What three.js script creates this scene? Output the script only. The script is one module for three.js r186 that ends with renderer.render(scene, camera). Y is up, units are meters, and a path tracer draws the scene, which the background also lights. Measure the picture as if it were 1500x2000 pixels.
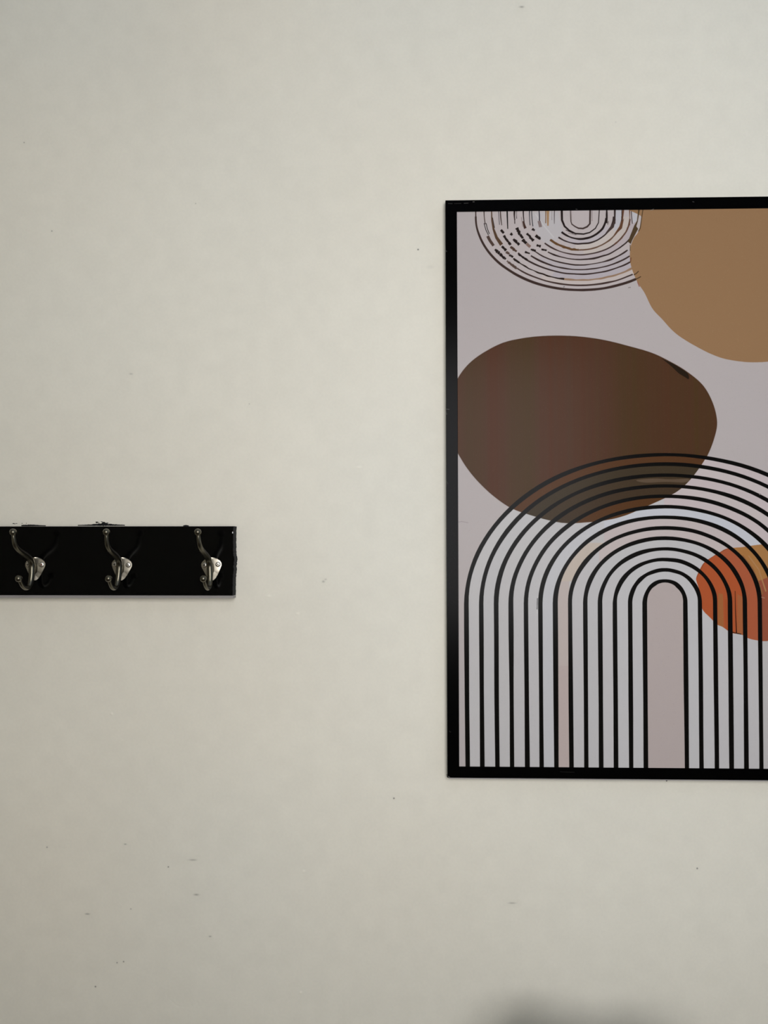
import * as THREE from 'three';
import { RectAreaLightUniformsLib } from 'three/addons/lights/RectAreaLightUniformsLib.js';
import { RoundedBoxGeometry } from 'three/addons/geometries/RoundedBoxGeometry.js';
import { mergeGeometries, toCreasedNormals } from 'three/addons/utils/BufferGeometryUtils.js';

// ------------------------------------------------------------------ camera, light, exposure
const scene = new THREE.Scene();
const camera = new THREE.PerspectiveCamera(67.31, 1500 / 2000, 0.02, 60);
const deg = THREE.MathUtils.degToRad;
camera.rotation.order = 'YXZ';
camera.position.set(0, 1.5, 1.075);
camera.rotation.set(deg(2.5), deg(1.55), 0);
scene.add(camera);

RectAreaLightUniformsLib.init();
const renderer = new THREE.WebGLRenderer({ antialias: true });
renderer.toneMapping = THREE.LinearToneMapping;
renderer.toneMappingExposure = 1.0;
renderer.shadowMap.enabled = true;

// an even overcast sky, brighter overhead, over dull ground
{
  const w = 64, h = 64, d = new Float32Array(w * h * 4);
  for (let j = 0; j < h; j++) {
    const up = Math.sin(((j + 0.5) / h - 0.5) * Math.PI);
    const l = up > 0 ? 0.55 + 0.6 * up : 0.16;
    for (let i = 0; i < w; i++) d.set([l * 0.92, l * 0.98, l * 1.06, 1], (j * w + i) * 4);
  }
  const t = new THREE.DataTexture(d, w, h, THREE.RGBAFormat, THREE.FloatType);
  t.mapping = THREE.EquirectangularReflectionMapping;
  t.magFilter = t.minFilter = THREE.LinearFilter; t.needsUpdate = true;
  scene.background = t; scene.backgroundIntensity = 1.5;
}

// the windows in the wall behind the photographer: centre x, centre y, width, height, daylight
const FAR = 1.58;
const WINDOWS = [
  { x: 0.25, y: 1.70, w: 0.80, h: 0.92, power: 8.6 },
];
for (const s of WINDOWS) {
  const l = new THREE.RectAreaLight(new THREE.Color().setRGB(0.98, 0.962, 0.985), s.power, s.w, s.h);
  l.position.set(s.x, s.y, FAR + 0.03); l.lookAt(s.x, s.y, 0); l.name = 'window_daylight'; scene.add(l);
}

// ------------------------------------------------------------------ helpers
function rng(seed) { let a = seed >>> 0; return () => { a = (a + 0x6D2B79F5) | 0; let t = Math.imul(a ^ (a >>> 15), 1 | a); t = (t + Math.imul(t ^ (t >>> 7), 61 | t)) ^ t; return ((t ^ (t >>> 14)) >>> 0) / 4294967296; }; }
function makeNoise(seed) {                       // smooth value noise
  const r = rng(seed), N = 256, g = new Float32Array(N * N); for (let i = 0; i < N * N; i++) g[i] = r() * 2 - 1;
  const at = (i, j) => g[((j & 255) << 8) | (i & 255)];
  return (x, y) => {
    const i = Math.floor(x), j = Math.floor(y); let u = x - i, v = y - j; u = u * u * (3 - 2 * u); v = v * v * (3 - 2 * v);
    return (at(i, j) * (1 - u) + at(i + 1, j) * u) * (1 - v) + (at(i, j + 1) * (1 - u) + at(i + 1, j + 1) * u) * v;
  };
}
const names = {};
function numbered(n) { const k = names[n] = (names[n] ?? -1) + 1; return k ? n + '_' + String(k).padStart(3, '0') : n; }
function thing(name, label, category, pos) {
  const o = new THREE.Group(); o.name = numbered(name); o.position.set(...pos); o.userData = { label, category }; scene.add(o); return o;
}
function part(name, geo, mat, parent, pos, label) {
  const m = new THREE.Mesh(geo, mat); m.name = name; m.castShadow = m.receiveShadow = true;
  if (pos) m.position.set(...pos); if (label) m.userData.label = label; parent.add(m); return m;
}
function structure(name, geo, mat, pos) { const m = part(name, geo, mat, scene, pos); m.userData.kind = 'structure'; return m; }
const std = (o) => new THREE.MeshStandardMaterial(o);
const box = (w, h, d) => new THREE.BoxGeometry(w, h, d);
function poly(pts) { const s = new THREE.Shape(); pts.forEach(([x, y], i) => i ? s.lineTo(x, y) : s.moveTo(x, y)); s.closePath(); return s; }

// ------------------------------------------------------------------ the photographed wall: cream emulsion over trowelled plaster
const TILE = { x0: -0.75, y0: 0.80, w: 1.5, h: 1.55 };     // metres of wall covered once by the paint maps, mirrored beyond
const WALL = (() => {
  const W = 1982, H = 2048, k = W / TILE.w;
  const col = new Uint8Array(W * H * 4), bump = new Float32Array(W * H);
  const n1 = makeNoise(3), n2 = makeNoise(7), n3 = makeNoise(11), n4 = makeNoise(17), r = rng(5);
  for (let j = 0; j < H; j++) for (let i = 0; i < W; i++) {
    const x = i / k, y = j / k, p = j * W + i;
    bump[p] = 0.34 * n1(x * 9, y * 11) + 0.12 * n2(x * 40, y * 62) + 0.055 * n3(x * 130, y * 150) + 0.03 * n4(x * 330, y * 330);
  }
  const spots = [];                                        // [x, y, radius m, darkness, height]
  const at = (X, Y) => [(X - TILE.x0) * k, (Y - TILE.y0) * k];
  function blob(X, Y, rad, dark, up, stretch = 1) {
    const [cx, cy] = at(X, Y), R = rad * k, q = Math.ceil(R * 2.2 * stretch);
    for (let j = -q; j <= q; j++) for (let i = -q; i <= q; i++) {
      const a = Math.round(cx) + i, b = Math.round(cy) + j; if (a < 0 || b < 0 || a >= W || b >= H) continue;
      const d = Math.hypot(i / stretch, j) / R, f = Math.exp(-d * d * 1.4); spots.push([b * W + a, f * dark]); bump[b * W + a] += up * f;
    }
  }
  // fly specks, pin holes and scuffs seen on the paint
  for (const [X, Y, rad, dark] of [[0.019, 1.919, 0.0011, 0.7], [-0.508, 1.952, 0.001, 0.4], [-0.551, 2.083, 0.0008, 0.5], [-0.016, 1.152, 0.0011, 0.6], [-0.427, 0.893, 0.001, 0.65],
    [-0.397, 0.926, 0.0009, 0.5], [-0.388, 0.927, 0.0009, 0.6], [-0.328, 1.056, 0.0009, 0.6], [-0.498, 1.081, 0.0009, 0.45], [0.396, 1.062, 0.0011, 0.55], [-0.379, 0.998, 0.0008, 0.4],
    [0.07, 1.55, 0.0007, 0.3], [-0.22, 1.7, 0.0007, 0.3], [0.3, 2.1, 0.0007, 0.2], [-0.3, 1.99, 0.0008, 0.3]]) blob(X, Y, rad, dark, -0.05);
  for (const [X, Y, rad, dark, st] of [[0.168, 2.271, 0.0016, 0.25, 2.2], [-0.39, 1.744, 0.0014, 0.15, 2], [-0.288, 1.019, 0.0013, 0.25, 3], [-0.294, 1.066, 0.0012, 0.2, 5], [-0.44, 0.991, 0.0012, 0.25, 3],
    [-0.388, 1.086, 0.001, 0.25, 2], [-0.269, 0.963, 0.001, 0.25, 2], [0.145, 1.013, 0.0011, 0.2, 5], [-0.114, 1.449, 0.0016, 0.2, 1.3], [-0.111, 1.452, 0.0012, 0.15, 1.5], [0.036, 1.894, 0.0035, 0.04, 1.6]]) blob(X, Y, rad, dark, -0.08, st);
  // paint pimples and trowel nicks
  for (const [X, Y, rad, up, st] of [[-0.41, 1.265, 0.002, 0.9, 1], [-0.14, 1.052, 0.0022, 0.8, 1], [-0.065, 1.61, 0.002, 0.7, 2], [-0.19, 1.429, 0.0018, 0.6, 2], [-0.143, 0.889, 0.0018, 0.7, 1], [-0.15, 1.405, 0.0018, 0.5, 1.6]]) blob(X, Y, rad, -0.05, up, st);
  for (let i = 0; i < 150; i++) blob(TILE.x0 + r() * TILE.w, TILE.y0 + r() * TILE.h, 0.001 + r() * 0.003, 0, (r() - 0.45) * 0.3, 1 + r() * 3);
  // long trowel ridges
  function ridge(X0, Y0, X1, Y1, up, wide = 0.0016, sag = 0) {
    const n = 260; for (let s = 0; s <= n; s++) { const t = s / n, fade = Math.sin(Math.PI * t) ** 0.5; blob(X0 + (X1 - X0) * t, Y0 + (Y1 - Y0) * t + sag * Math.sin(Math.PI * t) + 0.0012 * n2(t * 25, Y0 * 90), wide, 0, up * fade * (0.6 + 0.5 * n3(t * 30, X0 * 70))); }
  }
  ridge(-0.222, 2.279, -0.029, 2.284, 0.09); ridge(-0.02, 2.287, 0.2, 2.284, 0.05); ridge(-0.57, 2.285, -0.28, 2.275, 0.016);
  ridge(-0.108, 1.590, 0.05, 1.597, 0.035); ridge(-0.33, 0.886, -0.30, 0.868, -0.02, 0.0016, -0.006); ridge(-0.30, 0.868, -0.275, 0.884, -0.02, 0.0016, -0.004); ridge(-0.29, 0.985, -0.25, 0.99, 0.02, 0.0016, -0.01);
  ridge(-0.32, 1.06, -0.28, 1.075, 0.014); ridge(0.4, 0.9, 0.44, 0.88, 0.02);
  for (let p = 0; p < W * H; p++) {
    const x = (p % W) / k, y = Math.floor(p / W) / k;
    const m = 1 + 0.010 * n1(x * 5 + 40, y * 5) + 0.008 * n2(x * 60, y * 60 + 9) + 0.006 * n4(x * 420, y * 420);
    const warm = 0.006 * n3(x * 4, y * 4 + 30);
    col[p * 4] = Math.min(255, 222 * m * (1 + warm)); col[p * 4 + 1] = Math.min(255, 218 * m); col[p * 4 + 2] = Math.min(255, 202 * m * (1 - warm)); col[p * 4 + 3] = 255;
  }
  for (const [p, f] of spots) if (f) for (let c = 0; c < 3; c++) col[p * 4 + c] = Math.max(20, Math.min(255, col[p * 4 + c] * (1 - f)));
  const bb = new Uint8Array(W * H * 4);
  for (let p = 0; p < W * H; p++) { const v = Math.max(0, Math.min(255, 128 + 80 * bump[p])); bb[p * 4] = bb[p * 4 + 1] = bb[p * 4 + 2] = v; bb[p * 4 + 3] = 255; }
  const tex = (a, srgb) => { const t = new THREE.DataTexture(a, W, H); if (srgb) t.colorSpace = THREE.SRGBColorSpace; t.wrapS = t.wrapT = THREE.MirroredRepeatWrapping; t.magFilter = t.minFilter = THREE.LinearFilter; t.needsUpdate = true; return t; };
  return std({ map: tex(col, true), bumpMap: tex(bb, false), bumpScale: 0.0016, roughness: 0.62 });
})();

const X0 = -1.7, X1 = 1.5, TOP = 2.65;
{
  const g = box(X1 - X0, TOP, 0.15), p = g.attributes.position, uv = g.attributes.uv, cx = (X0 + X1) / 2;
  for (let i = 0; i < p.count; i++) uv.setXY(i, (p.getX(i) + cx - TILE.x0) / TILE.w, (p.getY(i) + TOP / 2 - TILE.y0) / TILE.h);
  var wallBack = structure('wall_back', g, WALL, [cx, TOP / 2, -0.075]);
}
const plaster = std({ color: new THREE.Color().setRGB(0.70, 0.66, 0.56), roughness: 0.9 });
const ceilingPaint = std({ color: new THREE.Color().setRGB(0.62, 0.72, 0.86), roughness: 0.9 });
const white = std({ color: new THREE.Color().setRGB(0.74, 0.73, 0.70), roughness: 0.8 });
structure('wall_left', box(0.15, TOP, FAR + 0.3), plaster, [X0 - 0.075, TOP / 2, FAR / 2]);
structure('wall_right', box(0.15, TOP, FAR + 0.3), std({ color: new THREE.Color().setRGB(0.50, 0.63, 0.82), roughness: 0.9 }), [X1 + 0.075, TOP / 2, FAR / 2]);
structure('ceiling', box(X1 - X0 + 0.3, 0.15, FAR + 0.6), ceilingPaint, [(X0 + X1) / 2, TOP + 0.075, FAR / 2]);
structure('floor', box(X1 - X0 + 0.3, 0.1, FAR + 0.6), std({ color: new THREE.Color().setRGB(0.11, 0.06, 0.026), roughness: 0.55 }), [(X0 + X1) / 2, -0.05, FAR / 2]);
{
  const s = poly([[X0, 0], [X1, 0], [X1, TOP], [X0, TOP]]);
  for (const w of WINDOWS) { const a = w.w / 2, b = w.h / 2, h = new THREE.Path(); h.moveTo(w.x - a, w.y - b); h.lineTo(w.x - a, w.y + b); h.lineTo(w.x + a, w.y + b); h.lineTo(w.x + a, w.y - b); h.closePath(); s.holes.push(h); }
  structure('wall_front', new THREE.ExtrudeGeometry(s, { depth: 0.22, bevelEnabled: false }), plaster, [0, 0, FAR]);
  const glass = new THREE.MeshPhysicalMaterial({ color: 0xffffff, transmission: 1, thickness: 0, roughness: 0.02, ior: 1.5 });
  WINDOWS.forEach((w, i) => {
    const g = new THREE.Group(); g.name = 'window_' + (i + 1); g.userData.kind = 'structure'; g.position.set(w.x, w.y, FAR + 0.12); scene.add(g);
    const t = 0.05, bars = [box(w.w, t, 0.06).translate(0, (w.h - t) / 2, 0), box(w.w, t, 0.06).translate(0, -(w.h - t) / 2, 0), box(t, w.h - 2 * t, 0.06).translate((w.w - t) / 2, 0, 0), box(t, w.h - 2 * t, 0.06).translate(-(w.w - t) / 2, 0, 0)];
    part('window_frame', mergeGeometries(bars), white, g);
    part('pane', box(w.w - 2 * t, w.h - 2 * t, 0.006), glass, g);
  });
}

// black paint that ran over the wall when the hook rail was painted: ragged flecks of their own outline
const blackPaint = std({ color: 0x060606, roughness: 0.95 });
{
  const r = rng(23), at = (x, y) => [x - wallBack.position.x, y - wallBack.position.y];
  function smear(x0, x1, y0, hump, seedy) {
    const n = 46, up = [], lo = [];
    for (let i = 0; i <= n; i++) { const t = i / n, x = x0 + (x1 - x0) * t; up.push(at(x, y0 + hump(t) * (0.55 + 0.6 * r()) + 0.0003)); lo.push(at(x, y0 - 0.0009 - 0.0006 * r() * hump(t) / 0.003)); }
    const g = new THREE.ExtrudeGeometry(poly([...up, ...lo.reverse()]), { depth: 0.0003, bevelEnabled: false });
    part('paint_smear', g, blackPaint, wallBack, [0, 0, 0.0749], 'black paint smeared on the wall above the hook rail');
  }
  const bell = (t, c, s) => Math.exp(-(((t - c) / s) ** 2));
  smear(-0.462, -0.395, 1.5289, t => 0.0022 * bell(t, 0.55, 0.28) + 0.0018 * bell(t, 0.55, 0.06));
  smear(-0.543, -0.508, 1.5284, t => 0.0013 * bell(t, 0.35, 0.35));
  smear(-0.312, -0.304, 1.5279, t => 0.0009 * bell(t, 0.5, 0.4));
  for (let i = 0; i < 16; i++) {                                                // loose flecks above the smears
    const a = i < 11, x = a ? -0.428 + (r() - 0.5) * 0.018 : -0.555 + r() * 0.02, y = a ? 1.5312 + r() * 0.0045 : 1.5308 + r() * 0.0012, l = 0.0006 + r() * 0.0018, h = 0.0003 + r() * 0.0004;
    const [cx, cy] = at(x, y), pts = []; for (let k = 0; k < 7; k++) { const b = k / 7 * 6.283; pts.push([cx + Math.cos(b) * l * (0.6 + 0.5 * r()), cy + Math.sin(b) * h * (0.6 + 0.5 * r())]); }
    part('paint_fleck', new THREE.ExtrudeGeometry(poly(pts), { depth: 0.0003, bevelEnabled: false }), blackPaint, wallBack, [0, 0, 0.0749]);
  }
  for (const [x, y, l] of [[0.357, 1.1795, 0.0013], [0.3585, 1.181, 0.0007]]) {
    const [cx, cy] = at(x, y), pts = []; for (let k = 0; k < 8; k++) { const b = k / 8 * 6.283; pts.push([cx + Math.cos(b) * l * (0.6 + 0.5 * r()), cy + Math.sin(b) * l * (0.7 + 0.5 * r())]); }
    part('paint_fleck', new THREE.ExtrudeGeometry(poly(pts), { depth: 0.0003, bevelEnabled: false }), blackPaint, wallBack, [0, 0, 0.0749]);
  }
}

// ------------------------------------------------------------------ hook rail
const gloss = new THREE.MeshPhysicalMaterial({ color: new THREE.Color().setRGB(0.0008, 0.0008, 0.0008), roughness: 0.12, specularIntensity: 0.3 });
const sideBlack = std({ color: new THREE.Color().setRGB(0.0022, 0.0022, 0.0024), roughness: 1 });
const rawEdge = std({ color: new THREE.Color().setRGB(0.27, 0.255, 0.24), roughness: 0.6 });
const metal = std({ color: new THREE.Color().setRGB(0.125, 0.115, 0.085), metalness: 1, roughness: 0.3 });
const plateMetal = std({ color: new THREE.Color().setRGB(0.36, 0.33, 0.265), metalness: 1, roughness: 0.34 });
const screwMetal = std({ color: new THREE.Color().setRGB(0.62, 0.58, 0.50), metalness: 1, roughness: 0.3 });

function sweep(path, radii, seg = 72, ring = 16, flat = 1) {      // round bar of changing thickness bent in the y-z plane
  const c = new THREE.CatmullRomCurve3(path.map(([y, z]) => new THREE.Vector3(0, y, z)), false, 'centripetal');
  const pos = [], idx = [];
  for (let i = 0; i <= seg; i++) {
    const t = i / seg, p = c.getPoint(t), d = c.getTangent(t), u = t * (radii.length - 1), a = Math.min(radii.length - 2, Math.floor(u)), f = u - a;
    const rr = radii[a] * (1 - f) + radii[a + 1] * f, ny = -d.z, nz = d.y;
    for (let j = 0; j < ring; j++) { const b = j / ring * Math.PI * 2; pos.push(Math.cos(b) * rr, p.y + Math.sin(b) * rr * flat * ny, p.z + Math.sin(b) * rr * flat * nz); }
  }
  for (let i = 0; i < seg; i++) for (let j = 0; j < ring; j++) { const a = i * ring + j, b = i * ring + (j + 1) % ring; idx.push(a, b, a + ring, b, b + ring, a + ring); }
  const c0 = pos.length / 3; pos.push(0, path[0][0], path[0][1], 0, path.at(-1)[0], path.at(-1)[1]);
  for (let j = 0; j < ring; j++) { const k = (j + 1) % ring; idx.push(c0, k, j, c0 + 1, seg * ring + j, seg * ring + k); }
  const g = new THREE.BufferGeometry(); g.setAttribute('position', new THREE.Float32BufferAttribute(pos, 3)); g.setIndex(idx); g.computeVertexNormals(); return g;
}
function shieldPlate() {                                        // mounting plate: rounded shield, folded along its middle
  const half = [[0, 11.5], [4, 11], [8.5, 9], [12.3, 6], [14, 3], [14, -0.5], [12, -5], [8.5, -12], [5, -17.5], [2, -20], [0, -20.5]];
  const out = [...half, ...half.slice(1, -1).reverse().map(([x, y]) => [-x, y])].map(([x, y]) => [x / 1000, y / 1000]), n = out.length, pos = [];
  const zf = 0.0014, tri = (...v) => v.forEach(q => pos.push(...q)), mid = (y) => [0, y, 0.0042 - 0.0015 * Math.abs(y) / 0.02], cap = out.map(([x, y]) => [x, y, x === 0 ? mid(y)[2] : zf]);
  for (let i = 0; i < n; i++) {
    const a = out[i], b = out[(i + 1) % n], A = cap[i], B = cap[(i + 1) % n], ma = mid(a[1]), mb = mid(b[1]);
    tri(ma, B, A); tri(ma, mb, B);
    tri([...a, 0], A, B); tri([...a, 0], B, [...b, 0]);
  }
  const g = new THREE.BufferGeometry(); g.setAttribute('position', new THREE.Float32BufferAttribute(pos, 3)); return toCreasedNormals(g, 0.5);
}
function screwHead() {                                          // countersunk cross-slot head
  const body = new THREE.LatheGeometry([[0, 0.0013], [0.0012, 0.0013], [0.0024, 0.0011], [0.0031, 0.0005], [0.0032, -0.0006]].map(([x, y]) => new THREE.Vector2(x, y)), 20).rotateX(Math.PI / 2);
  return body;
}
const slotGeo = mergeGeometries([box(0.0036, 0.0009, 0.0004), box(0.0009, 0.0036, 0.0004)]);
const slotMat = std({ color: 0x1a1611, roughness: 0.8 });
const rustMat = std({ color: 0x5a2f1c, roughness: 0.8 });

const RAIL = { x0: -0.668, x1: -0.2361, y0: 1.4312, y1: 1.5267, d: 0.019 };
const rail = thing('coat_rail', 'glossy black board with metal double coat hooks, left of the framed print', 'coat rack', [(RAIL.x0 + RAIL.x1) / 2, RAIL.y0, 0]);
{
  const cx = rail.position.x, w = RAIL.x1 - RAIL.x0, h = RAIL.y1 - RAIL.y0, r = rng(31), pts = [[-w / 2, 0], [w / 2 - 0.0006, 0]];
  for (let y = 0.004; y < h - 0.004; y += 0.0013) { const t = y / h, rough = 0.0005 + 0.0011 * Math.exp(-(((t - 0.47) / 0.16) ** 2)); pts.push([w / 2 - 0.0008 + rough * r() + 0.0009 * Math.exp(-(((t - 0.48) / 0.14) ** 2)), y]); }
  pts.push([w / 2, h], [-w / 2, h]);
  part('board', new THREE.ExtrudeGeometry(poly(pts), { depth: RAIL.d - 0.0008, bevelThickness: 0.0008, bevelSize: 0.0006, bevelOffset: -0.0006, bevelSegments: 2 }), [gloss, sideBlack], rail);
  part('lower_edge', box(w - 0.0008, 0.0036, RAIL.d - 0.002), rawEdge, rail, [0, -0.0018, (RAIL.d - 0.002) / 2], 'unpainted grey lower edge of the board');
  const chip = new THREE.SphereGeometry(0.0009, 10, 8); chip.scale(0.8, 1.5, 0.4);
  part('paint_chip', chip, white, rail, [w / 2 - 0.0015, h - 0.0088, RAIL.d + 0.0001], 'small pale chip in the black paint');

  // one hook: bent bar with two knobbed arms on a two-screw plate
  const bar = sweep([[41.5, 62.5], [37, 61.5], [29, 58], [23.5, 51], [19, 40], [14.5, 27], [9, 16], [2, 11], [-7, 10.5], [-16, 11.5], [-24, 14], [-29, 19], [-30, 27], [-26.5, 36], [-19, 44]].map(([y, z]) => [y / 1000, z / 1000]),
    [0.0023, 0.0026, 0.0030, 0.0034, 0.0038, 0.0041, 0.0042, 0.0042, 0.0041, 0.0038, 0.0034, 0.0030, 0.0027, 0.0024, 0.0022]);
  const stem = new THREE.CylinderGeometry(0.0045, 0.0062, 0.008, 18).rotateX(Math.PI / 2).scale(0.75, 1.5, 1).translate(0, -0.003, 0.0055);
  const hookGeo = mergeGeometries([bar, stem].map(g => { const q = g.index ? g.toNonIndexed() : g; q.deleteAttribute('uv'); return q; }));
  const knobGeo = new THREE.SphereGeometry(1, 24, 18), plateGeo = shieldPlate(), screwGeo = screwHead();
  const hook = (x, turn, twist, rust) => {
    const k = part('coat_hook', hookGeo, metal, rail, [x - cx, 1.4724 - RAIL.y0, RAIL.d]);
    k.rotation.set(0, twist, turn);
    part('mounting_plate', plateGeo, plateMetal, k);
    for (const [y, z, s] of [[0.0452, 0.0635, 0.0046], [-0.0160, 0.0465, 0.0046]]) { const b = part('knob', knobGeo, metal, k, [0, y, z]); b.scale.setScalar(s); }
    for (const s of [-1, 1]) {
      const c = part('screw', screwGeo, screwMetal, k, [s * 0.0094, 0.0012, 0.0021]); c.rotation.y = s * 0.19; c.scale.setScalar(1.12);
      const sl = part('screw_slot', slotGeo, rust && s > 0 ? rustMat : slotMat, k, [s * 0.00965, 0.0012, 0.0034]); sl.rotation.set(0, s * 0.19, 0.3 + s * 0.4);
    }
    return k;
  };
  hook(-0.6350, 0, 0, 0);
  hook(-0.5122, 0.0, 0.0, 1);
  hook(-0.3910, -0.045, 0, 0);
  hook(-0.2664, 0.055, 0, 0);
}

// ------------------------------------------------------------------ framed abstract print
const SHEET = { x: 0.0576, y0: 1.1845, w: 0.600, h: 0.8003, d: 0.0125 };
const print = (() => {
  const W = 1536, H = 2048, cv = document.createElement('canvas'); cv.width = W; cv.height = H; const c = cv.getContext('2d');
  // measured points of the design, squared up to the 600 x 800 mm sheet (the survey was slightly out of square), then to canvas pixels
  const q = (x, y) => { const a = x - 870, b = y - 391.5; return [(0.7182 * a - 0.002729 * b - 2.002e-5 * a * b - 1.261e-5 * a * a + 2.3e-7 * b * b) * W / 600, (0.008891 * a + 0.7328 * b - 1.28e-5 * a * b - 2e-7 * a * a - 2.04e-5 * b * b) * H / 800]; };
  const S = 0.715 * W / 600, r = rng(77), wob = makeNoise(41);
  const BG = '#c4bcb9', BLACK = '#100f0d', UMBER = '#43342f';
  const path = (pts) => { c.beginPath(); pts.forEach((p, i) => { const [x, y] = q(...p); i ? c.lineTo(x, y) : c.moveTo(x, y); }); };
  const smooth = (pts, close) => {                     // Catmull-Rom through the points
    const o = [], n = pts.length, g = (i) => close ? pts[(i + n) % n] : pts[Math.max(0, Math.min(n - 1, i))];
    for (let i = 0; i < (close ? n : n - 1); i++) for (let s = 0; s < 8; s++) {
      const t = s / 8, [a, b, d, e] = [g(i - 1), g(i), g(i + 1), g(i + 2)];
      o.push([0, 1].map(k => 0.5 * (2 * b[k] + (d[k] - a[k]) * t + (2 * a[k] - 5 * b[k] + 4 * d[k] - e[k]) * t * t + (3 * b[k] - a[k] - 3 * d[k] + e[k]) * t ** 3)));
    }
    if (!close) o.push(pts[n - 1]); return o;
  };
  const fill = (pts, color) => { path(pts); c.closePath(); c.fillStyle = color; c.fill(); };
  const line = (pts, color, w) => { path(pts); c.strokeStyle = color; c.lineWidth = w * S; c.lineCap = 'butt'; c.lineJoin = 'round'; c.stroke(); };
  const brush = (pts, color, w0, w1, seed, amp = 0.12) => {         // a line whose width wavers like a hand-drawn one
    const L = [], R = []; pts.forEach((p, i) => { const t = i / (pts.length - 1), a = pts[Math.max(0, i - 1)], b = pts[Math.min(pts.length - 1, i + 1)], l = Math.hypot(b[0] - a[0], b[1] - a[1]) || 1, nx = -(b[1] - a[1]) / l, ny = (b[0] - a[0]) / l;
      const w = (typeof w0 === 'function' ? w0(t) : w0 + (w1 - w0) * t) / 2, e = wob(i * 0.23, seed * 3.7) * amp * w * 2, f = wob(i * 0.23, seed * 3.7 + 50) * amp * w * 2;
      L.push([p[0] + nx * (w + e), p[1] + ny * (w + e)]); R.push([p[0] - nx * (w + f), p[1] - ny * (w + f)]); });
    fill([...L, ...R.reverse()], color);
  };
  c.fillStyle = BG; c.fillRect(0, 0, W, H);

  // --- upper left: nested U shapes, half rubbed out
  const ux = 1133.7, uy = 423, UA = [19.7, 36.7, 50.7, 65, 81, 97, 112, 128, 143, 157, 173.7, 188.4, 204.4], UB = [446.7, 457.3, 466.7, 476.3, 488, 497.5, 507, 517.3, 526.7, 535.7, 547, 557.3, 566.7].map(y => y - uy);
  const ell = (a, b, t0, t1, n = 60) => Array.from({ length: n + 1 }, (_, i) => { const t = t0 + (t1 - t0) * i / n; return [ux + a * Math.cos(t), uy + b * Math.sin(t)]; });
  const U = (i, x0, x1, color, w = 2.8, amp = 0.2) => brush(ell(UA[i], UB[i], Math.acos((x0 - ux) / UA[i]), Math.acos((x1 - ux) / UA[i]), 50), color, w, w, i + 3, amp);
  const leg = (x, y1, color, w, x1 = x) => brush(Array.from({ length: 9 }, (_, k) => [x + (x1 - x) * (k / 8) ** 2, 408 + (y1 - 408) * k / 8]), color, w, w * 0.8, x, 0.25);
  const band = (i, color, t0 = 0, t1 = Math.PI) => fill([...ell(UA[i], UB[i], t0, t1), ...ell(UA[i - 1], UB[i - 1], t1, t0)], color);
  fill([[ux - 204, 405], ...ell(UA[12], UB[12], Math.PI, 0), [ux + 204, 405]], '#c9bfbc');
  band(4, '#d2c8c0', 0, 1.7); band(5, '#cfc4bb', 0, 1.5); band(3, '#c6bec0', 0.4, 2.0); band(8, '#c2babb', 0, 2.2); band(9, '#c2babc', 0.2, 2.0); band(6, '#c3b8b8', 0, 2); band(10, '#c1b9bc', 0.2, 1.9); band(11, '#d0c4bd', 0, 2.0);
  c.save(); path([[1040, 414], [1090, 414], [1100, 452], [1078, 482], [1058, 470], [1042, 446]]); c.fillStyle = 'rgba(202,200,200,.6)'; c.fill(); c.restore();
  fill([[1201, 405], [1216, 405], [1216, 430], [1205, 448], [1199, 452]], '#c9c7ca'); fill([[1233, 405], [1246, 405], [1243, 432], [1237, 436]], '#cac9cc');
  line([[1046, 418], [1062, 440], [1082, 464]], '#d3d0ce', 2.4);
  // whole rings
  brush(ell(UA[12], UB[12], Math.PI, 0.3, 90), UMBER, t => 3.4 + 1.4 * Math.sin(t * 3.1), 4, 2, 0.12); leg(929.4, 424, UMBER, 2.6);
  brush([[1114, 410], [1115, 432], [1117, 438], [1124, 443], [1130, 446], [1139, 446.5], [1147, 443], [1152.5, 437], [1153, 410]], '#4a3c38', t => 1.2 + 3.2 * t, 3, 5, 0.2); leg(1156.5, 432, '#6a5a54', 0.8); line([[1115.8, 410], [1116.6, 432]], '#8a7d78', 0.8);
  brush([[1097.5, 410], [1098, 430], [1103, 442], [1112, 450], [1124, 456], [1140, 457], [1152, 454], [1163, 446], [1169, 435], [1170.7, 410]], '#2c2321', t => 4 - 1.6 * t, 3, 6, 0.2); line([[1105, 449], [1120, 456]], '#2c2321', 1.2); line([[1110, 455], [1126, 459]], '#5b4c48', 0.8);
  U(2, 1097, 1184.3, '#2c2321', 3.6); leg(1185.2, 436, '#2c2321', 3.4); line([[1188.5, 432], [1187, 439]], UMBER, 1);
  U(3, 1091, 1198.7, '#3a2f2c', 3); leg(1201.3, 437, '#3f3330', 3.6, 1200.5); fill([[1203, 428], [1199, 444], [1186, 456], [1183, 455], [1194, 440]], '#4a3d39');
  U(4, 1075, 1130, '#6b4e33', 4.4); U(4, 1128, 1214.7, '#6f5543', 2.6); leg(1216.8, 440, '#6a4835', 4.4, 1214); fill([[1219, 426], [1215, 446], [1202, 458], [1199, 459], [1210, 442]], '#6b4a36'); line([[1214.5, 410], [1214.5, 432]], '#2c2321', 1);
  U(5, 1064, 1230.5, '#4b3b37', 2.6); leg(1230, 440, '#7a5a46', 2.2); leg(1233.5, 437, '#3c302c', 1.6, 1235.5); U(5, 1200, 1229.5, '#6a4b3c', 2.6);
  U(6, 1070, 1229, '#3c302d', 2.6, 0.3); U(7, 1045, 1226, '#40332f', 2.6, 0.3); U(8, 1037, 1230, '#40332f', 2.8, 0.25); U(9, 1012, 1231, '#40332f', 3, 0.3);
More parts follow.
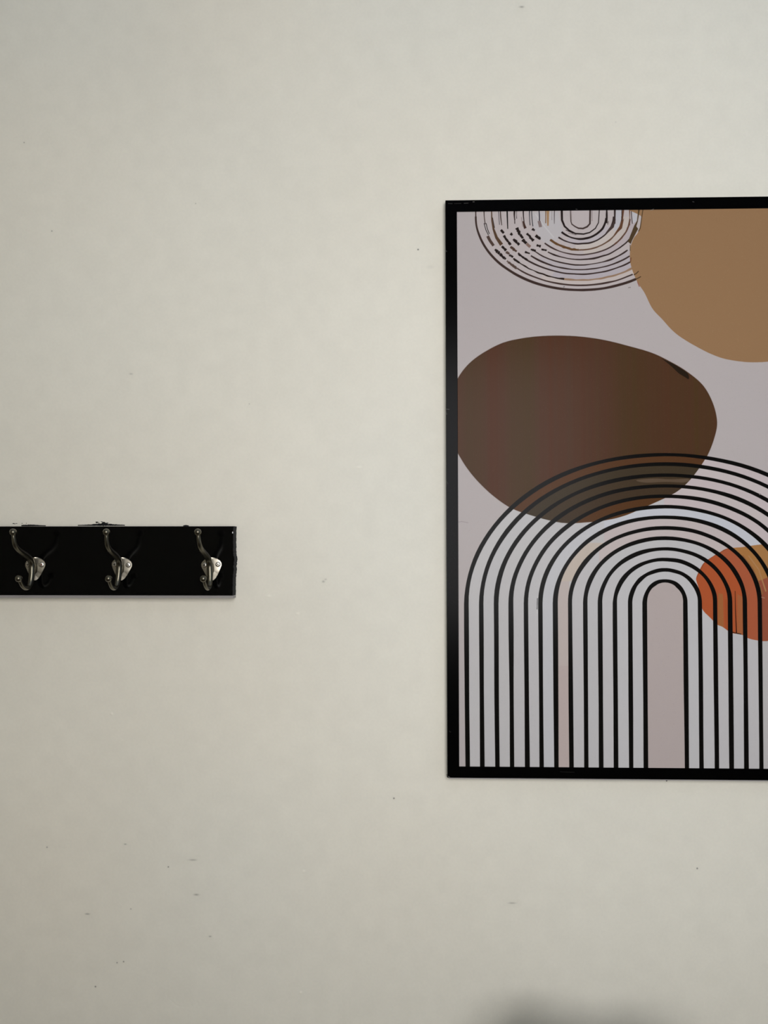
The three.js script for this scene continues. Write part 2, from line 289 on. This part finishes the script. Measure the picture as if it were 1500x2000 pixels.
  U(10, 1003, 1105, '#30251f', 2.8, 0.3); U(10, 1102, 1236, '#a1846b', 3.4); U(11, 992, 1236, '#4a3a35', 3, 0.2); U(11, 990, 1012, '#6a5a52', 4, 0.4);
  // cut-off legs
  leg(945.3, 438, UMBER, 1.8, 948); line([[945.5, 436], [949, 449], [954, 459]], BLACK, 1.2); line([[949.5, 436], [952, 447], [956, 457]], BLACK, 1.2);
  brush([[959.8, 410], [960.5, 430], [964, 448], [970, 464], [980, 478]], '#5d4736', 2.6, 5, 4, 0.3); line([[962, 425], [966, 445]], '#2c2321', 1.2); brush([[952.5, 461], [957, 470], [964, 480]], '#57463e', 5, 4.4, 8, 0.3);
  leg(974, 439, '#3a3a40', 1.3, 975.5); leg(977.5, 440, UMBER, 1.8, 980); leg(990.7, 447, BLACK, 1.9, 992); leg(1004, 430, UMBER, 1.9, 1005.5); leg(1005.4, 437, '#2c2321', 1.8); leg(1009, 427, '#2c2321', 1.2);
  leg(1022, 436, '#2c2321', 1.9, 1024); brush([[1022, 432], [1024, 440], [1026.5, 446]], '#4a352e', 3, 5.5, 2, 0.3); line([[1018.5, 424], [1021, 443]], '#8a7b74', 0.8);
  leg(1034, 440, '#35373d', 1.7, 1035.5); leg(1038.5, 442, '#35373d', 1.7, 1041); leg(1053, 432, '#33303a', 2.2, 1054); fill([[1050, 432], [1056, 431], [1059, 443], [1053, 444]], '#8c7b78');
  leg(1066, 436, '#80603f', 2); leg(1070, 441, '#b08d66', 4); leg(1078, 430, '#9a8f8c', 1.1); leg(1083, 437, '#54484a', 1.3);
  // chopped dashes
  const dash = (x0, y0, x1, y1, w = 3.6, col = '#2b2320') => { const n = Math.max(2, Math.round(Math.hypot(x1 - x0, y1 - y0) / 2.6)); for (let k = 0; k < n; k++) { const t = k / n, u = (k + 1.15) / n, e = (r() - 0.5) * 1.2; line([[x0 + (x1 - x0) * t + e, y0 + (y1 - y0) * t], [x0 + (x1 - x0) * u + e, y0 + (y1 - y0) * u]], col, w * (0.85 + 0.6 * r())); } };
  for (const d of [[967, 487, 987, 506, 4.6], [994, 512, 1008, 524, 4, '#5c4a42'], [980, 481, 989, 489, 4], [989, 492, 995, 496, 3.6, '#5c4a42'], [995, 498, 1002, 502, 3.4], [1005, 507, 1014, 513, 3], [978, 449, 984, 455, 4], [984, 460, 997, 478, 4], [997, 482, 1009, 491, 4.4, '#554136'],
    [1012, 496, 1030, 508, 3], [997, 456, 1001, 459, 4.6], [1003, 467, 1014, 478, 4.4], [1026, 492, 1034, 495, 3], [1009, 445, 1015, 456, 4.6], [1014, 456, 1021, 465, 4.2], [1020, 468, 1028, 475, 4.6], [1028, 476, 1036, 482, 4.4, '#8b7267'],
    [1037, 487, 1046, 490, 3.4], [1029, 456, 1036, 463, 4], [1035, 463, 1042, 470, 4.4], [1048, 479, 1056, 481, 3.6], [1058, 487, 1067, 489, 3.8], [1040, 447, 1044, 450, 3.4], [1046, 460, 1056, 467, 4]]) dash(...d);

  // --- upper right: tan stone
  fill(smooth([[1257, 396], [1254, 425], [1247, 452], [1237.6, 466], [1231, 487], [1232, 516.5], [1244, 548.5], [1259, 572], [1274, 602], [1293, 623], [1321, 652], [1363.5, 678.6], [1406, 698], [1446.7, 706], [1478.7, 707.5], [1510, 705], [1560, 696], [1620, 670], [1665, 632], [1700, 585], [1740, 500], [1740, 396]], true), '#a27f5b');
  fill([[1246.7, 408], [1244.5, 431], [1238.7, 441], [1226.5, 472], [1232, 476.5], [1235, 469], [1246.5, 447], [1243, 442], [1246, 432], [1250, 408]], '#55442f');
  line([[1256, 408], [1253.5, 425], [1250.5, 446], [1247, 452]], '#5a4630', 1.6); line([[1238, 537], [1243, 534], [1247.5, 529.5]], '#4a3826', 1.6); line([[1240, 546], [1247, 543], [1252, 540]], '#4a3826', 1.6);
  line([[1231, 478], [1231, 490]], '#6a5138', 1.4); line([[1232.5, 503], [1231.5, 512]], '#7a4f37', 2); line([[1245, 550], [1249, 560]], '#a0675a', 1.6); line([[1227, 562], [1232, 561]], '#8b8078', 1.4);

  // --- brown stone
  const stone = smooth([[880, 768], [893, 742], [907, 721], [925, 703], [950, 686], [980, 671], [1010, 663], [1050, 657.5], [1092, 656], [1135, 658], [1180, 664.5], [1225, 675.5], [1271.7, 689], [1306, 705], [1340, 725], [1372, 752], [1391, 785], [1400, 821], [1396, 851], [1381, 890], [1357, 926], [1335, 950], [1312, 966], [1267, 987], [1220, 1007], [1180, 1016.5], [1140, 1020.5], [1105, 1021.5], [1074, 1016.5], [1030, 1004], [998.6, 992], [965, 969], [935, 941], [912, 913], [893, 882], [880, 858]], true);
  fill(stone, '#563a28');
  c.save(); path(stone); c.closePath(); c.clip();
  for (let x = 880; x < 1410; x += 2) { const [a] = q(x, 600), [b] = q(x + 2.2, 600), v = wob(x * 0.028, 4) + 0.45 * wob(x * 0.11, 9); c.fillStyle = v > 0 ? `rgba(96,44,24,${0.24 * v})` : `rgba(74,66,30,${-0.26 * v})`; c.fillRect(a, 0, b - a, H); }
  c.restore();
  path(stone); c.closePath(); c.strokeStyle = 'rgba(60,36,20,.55)'; c.lineWidth = 1.4 * S; c.stroke();
  fill(smooth([[1293, 700.5], [1312, 709], [1330, 719.5], [1343, 729], [1346, 738], [1344, 740.5], [1338, 736.5], [1326, 729], [1312, 716], [1300, 706]], true), '#2b2117');

  // --- orange stone
  const orange = smooth([[1365, 1150], [1361, 1137], [1360, 1128], [1368, 1110], [1376, 1098], [1393, 1086], [1406, 1078.5], [1421, 1071], [1450, 1068.5], [1480, 1064], [1500, 1063.5], [1545, 1066], [1590, 1092], [1612, 1150], [1602, 1210], [1560, 1242], [1500, 1251.5], [1477, 1250], [1461, 1246], [1449, 1239.5], [1429, 1236], [1421, 1231], [1411, 1224], [1400, 1219], [1390, 1209], [1384, 1203], [1375, 1194], [1370, 1183]], true);

  // --- big nested arch: 13 lines
  const cx = 1299, cy = 1178, A = [388, 359, 330, 301, 271.5, 243.5, 214.5, 185.3, 156, 127, 98, 68.3, 39.7], T = [888, 906.3, 927.8, 948.6, 969, 989.6, 1010, 1031, 1051, 1072, 1092.6, 1113, 1134.3];
  const arch = (i, grow = 0) => { const a = A[i] + grow, b = cy - T[i] + grow, o = []; for (let k = 0; k <= 10; k++) o.push([cx - a + 2.4 * (1 - k / 10) * 1, 1506 - (1506 - cy) * k / 10]); for (let k = 1; k < 64; k++) { const t = Math.PI * (1 - k / 64); o.push([cx + a * Math.cos(t), cy - b * Math.sin(t) * (1 + 0.012 * Math.sin(2 * t) ** 2)]); } for (let k = 0; k <= 10; k++) o.push([cx + a + 3.2 * k / 10, cy + (1506 - cy) * k / 10]); return o; };
  const gapClip = (i) => { path([...arch(i), ...arch(i + 1).reverse()]); c.closePath(); };
  const gaps = ['#cfcdcb', '#cccbca', '#cdcbc9', '#cccac9', '#cdcbca', '#cfcfd0', '#cbc8c5', '#cdcbca', '#cccbca', '#cecccb', '#cfcecd', '#cecdcc'];
  gaps.forEach((g, i) => { gapClip(i); c.fillStyle = g; c.fill(); });
  fill(arch(12), '#c2b6b1');
  // pinkish stretches of the stripes
  const tint = (i, color, x0, y0, x1, y1) => { c.save(); gapClip(i); c.clip(); fill([[x0, y0], [x1, y0], [x1, y1], [x0, y1]], color); c.restore(); };
  for (let i = 0; i < 5; i++) tint(i, i % 2 ? '#d3c8c5' : '#d2c5c4', 1297, 860, 1720, 1190);
  tint(7, '#d0c4c0', 1170, 1020, 1500, 1130); tint(6, '#cfc3c0', 1180, 1000, 1500, 1110); tint(6, '#cbbfb8', 1085, 1120, 1112, 1510); fill([[1089, 1300], [1112, 1300], [1114, 1510], [1092, 1510]], '#c8b9b3'); tint(6, '#cfc2b4', 1090, 1060, 1180, 1135);
  tint(5, '#d2d4d9', 1180, 980, 1500, 1100);
  // stripes across the brown stone
  c.save(); path(stone); c.closePath(); c.clip();
  [['#5d3d25'], ['#463b2b'], ['#4a3c2b'], ['#483929'], ['#5c3c22'], ['#5f3e22']].forEach(([g], i) => { gapClip(i); c.fillStyle = g; c.fill(); });
  c.save(); gapClip(2); c.clip(); fill(smooth([[1243, 938], [1275, 934.5], [1310, 936], [1345, 935], [1338, 942], [1300, 941], [1262, 942.5]], true), '#665543'); c.restore();
  c.restore();
  // stripes across the orange stone
  fill(orange, '#b95d36');
  c.save(); path(orange); c.closePath(); c.clip();
  gapClip(6); c.fillStyle = '#b47f49'; c.fill(); gapClip(5); c.fillStyle = '#b48350'; c.fill(); gapClip(7); c.fillStyle = '#b56242'; c.fill(); gapClip(4); c.fillStyle = '#b67f58'; c.fill();
  c.save(); gapClip(6); c.clip(); fill([[1440, 1150], [1520, 1120], [1520, 1260], [1440, 1260]], '#a05a42'); line([[1450, 1085], [1470, 1110], [1490, 1160]], '#9b6a42', 3); line([[1462, 1085], [1482, 1112], [1496, 1155]], '#b98a5c', 2.4); c.restore();
  c.save(); gapClip(5); c.clip(); fill([[1490, 1130], [1560, 1130], [1560, 1260], [1490, 1260]], '#a5573c'); c.restore();
  fill([[1403, 1158], [1412, 1160], [1414, 1232], [1402, 1222]], '#ad6c3f'); fill([[1440, 1160], [1450, 1165], [1451, 1242], [1440, 1238]], '#b06a42'); fill([[1416, 1170], [1420, 1170], [1421, 1232], [1417, 1230]], '#b05a33');
  line([[1360, 1128], [1376, 1098], [1393, 1086], [1421, 1071]], 'rgba(120,60,34,.6)', 1.4);
  c.restore();
  line([[1423, 1232], [1434, 1235.5], [1448, 1238.5]], '#2a1d14', 1.6); brush([[1435.8, 1154], [1436.5, 1190], [1438.5, 1236]], '#2e1e16', 1.4, 2.2, 3, 0.2); fill([[1426, 1070], [1419, 1064], [1416, 1061.5], [1424, 1067], [1432, 1072]], '#b79f6e');
  // the lines
  for (let i = 0; i < 13; i++) {
    const p = arch(i), m = p.length - 1;
    brush(p, BLACK, t => { const u = Math.abs(t - 0.5) * 2; return 6.7 + 1.9 * Math.min(1, u * 1.25) + 0.5 * Math.sin(t * 23 + i * 2); }, 8, i + 20, 0.07);
  }
  line([[1050.2, 1165], [1048.5, 1185], [1049.8, 1199]], '#d9d7d6', 1.3); line([[1049.8, 1168], [1049, 1190]], BLACK, 1); line([[1494, 1168], [1487, 1166]], '#b48a74', 1.4);
  for (const [x, y] of [[1483, 965], [1100, 560]]) { fill([[x, y], [x + 3, y - 1.4], [x + 3.4, y + 0.6], [x + 0.5, y + 1.8]], '#8f8886'); }
  line([[893, 1020], [902, 1018.5], [915, 1021]], 'rgba(150,142,140,.6)', 1);

  // --- printed grain and the black border
  for (let k = 0; k < 26000; k++) { const v = r(); c.fillStyle = v > 0.5 ? 'rgba(255,255,255,.035)' : 'rgba(40,30,30,.035)'; c.fillRect(r() * W, r() * H, 1 + r() * 2, 1 + r() * 2); }
  const B = 16.0 * W / 600; c.fillStyle = '#020202'; c.fillRect(0, 0, W, B * 1.04); c.fillRect(0, H - B * 0.95, W, B); c.fillRect(0, 0, B, H); c.fillRect(W - B, 0, B, H);
  // worn paint along the border
  const scratch = (x0, y0, x1, y1, w, a) => line([[x0, y0], [x1, y1]], `rgba(150,148,142,${a})`, w);
  scratch(875, 397.8, 884, 398, 1.5, 0.35); scratch(887, 398, 901, 397.6, 1.3, 0.32); scratch(906, 397.5, 915, 397, 1.5, 0.4); scratch(923, 394.6, 927, 394.4, 1.6, 0.6); scratch(1124, 408.5, 1128, 410, 1.4, 0.45); scratch(1352, 394, 1356, 395, 1.6, 0.4); scratch(1271, 411, 1277, 408.5, 1.6, 0.5);
  scratch(871, 799, 878, 800, 1.6, 0.5); scratch(871, 804, 873, 810, 1.4, 0.5); scratch(870, 489, 873, 492, 1.6, 0.4); scratch(1094, 1507, 1122, 1508, 0.9, 0.22); scratch(877, 1427, 881, 1430, 1.6, 0.2); scratch(875, 1516, 879, 1518, 2, 0.6); scratch(873, 940, 875, 946, 1.4, 0.3);
  for (let k = 0; k < 120; k++) { const x = 872 + r() * 20, y = 950 + r() * 230; scratch(x, y, x + (r() - 0.5) * 3, y + r() * 5, 0.6, 0.05 + 0.07 * r()); }
  const t = new THREE.CanvasTexture(cv); t.colorSpace = THREE.SRGBColorSpace; t.anisotropy = 8; return t;
})();
{
  const art = thing('framed_print', 'abstract print of brown, tan and orange stones and black arches in a thin black border', 'wall art', [SHEET.x + SHEET.w / 2, SHEET.y0, 0]);
  const w = SHEET.w / 2, h = SHEET.h, b = 0.0160;
  const sheet = (g) => { const p = g.attributes.position, uv = g.attributes.uv; for (let i = 0; i < p.count; i++) uv.setXY(i, (p.getX(i) + w) / SHEET.w, p.getY(i) / h); return g; };
  const surf = new THREE.MeshPhysicalMaterial({ map: print, color: new THREE.Color().setRGB(0.80, 0.79, 0.785), roughness: 0.21, specularIntensity: 0.078 });
  const ring = poly([[-w + 0.0012, -0.0], [w, 0], [w, h], [-w, h], [-w, 0.0015], [-w - 0.0006, 0.0008], [-w + 0.0003, 0.0001]]); const hole = new THREE.Path();
  [[-w + b, b * 0.93], [-w + b, h - b * 1.04], [w - b, h - b * 1.04], [w - b, b * 0.93]].forEach(([x, y], i) => i ? hole.lineTo(x, y) : hole.moveTo(x, y)); hole.closePath(); ring.holes.push(hole);
  part('border', sheet(new THREE.ExtrudeGeometry(ring, { depth: SHEET.d - 0.0005, bevelThickness: 0.0005, bevelSize: 0.0004, bevelOffset: -0.0004, bevelSegments: 2 })), surf, art, null, 'black border with scratches and chipped corners');
  const face = box(2 * w - 2 * b, h - b * 1.97, SHEET.d - 0.0006); face.translate(0, h / 2 - b * 0.055, (SHEET.d - 0.0006) / 2);
  part('print', sheet(face), surf, art, null, 'printed picture of stones and striped arches');
  part('lower_edge', box(2 * w - 0.004, 0.0014, SHEET.d - 0.0006), rawEdge, art, [0, -0.0007, (SHEET.d - 0.0006) / 2], 'worn grey lower edge');
}

// ------------------------------------------------------------------ chair standing against the wall just below the picture; its back throws the soft shadow at the bottom
{
  const ch = thing('dining_chair', 'grey upholstered chair standing against the wall under the framed print, only its shadow in view', 'chair', [0.192, 0, 0.385]);
  ch.rotation.y = deg(-12);
  const cloth = std({ color: 0x6d747c, roughness: 0.95 }), wood = std({ color: 0x4a3524, roughness: 0.6 });
  const s = new THREE.Shape(); s.moveTo(-0.12, 0); s.lineTo(-0.12, 0.40); s.quadraticCurveTo(-0.12, 0.45, -0.07, 0.45); s.quadraticCurveTo(-0.015, 0.45, 0.0, 0.425); s.quadraticCurveTo(0.015, 0.447, 0.07, 0.447); s.quadraticCurveTo(0.125, 0.447, 0.125, 0.395); s.lineTo(0.125, 0); s.closePath();
  const back = part('backrest', new THREE.ExtrudeGeometry(s, { depth: 0.03, bevelThickness: 0.012, bevelSize: 0.012, bevelOffset: -0.012, bevelSegments: 4, curveSegments: 16 }), cloth, ch, [0, 0.49, -0.20]);
  back.rotation.x = deg(-3);
  part('seat', new RoundedBoxGeometry(0.40, 0.07, 0.40, 4, 0.025), cloth, ch, [0, 0.45, 0.02]);
  const legGeo = new THREE.CylinderGeometry(0.018, 0.012, 0.42, 14);
  for (const [x, z] of [[-0.16, -0.14], [0.16, -0.14], [-0.16, 0.18], [0.16, 0.18]]) part('leg', legGeo, wood, ch, [x, 0.21, z]);
}

renderer.render(scene, camera);
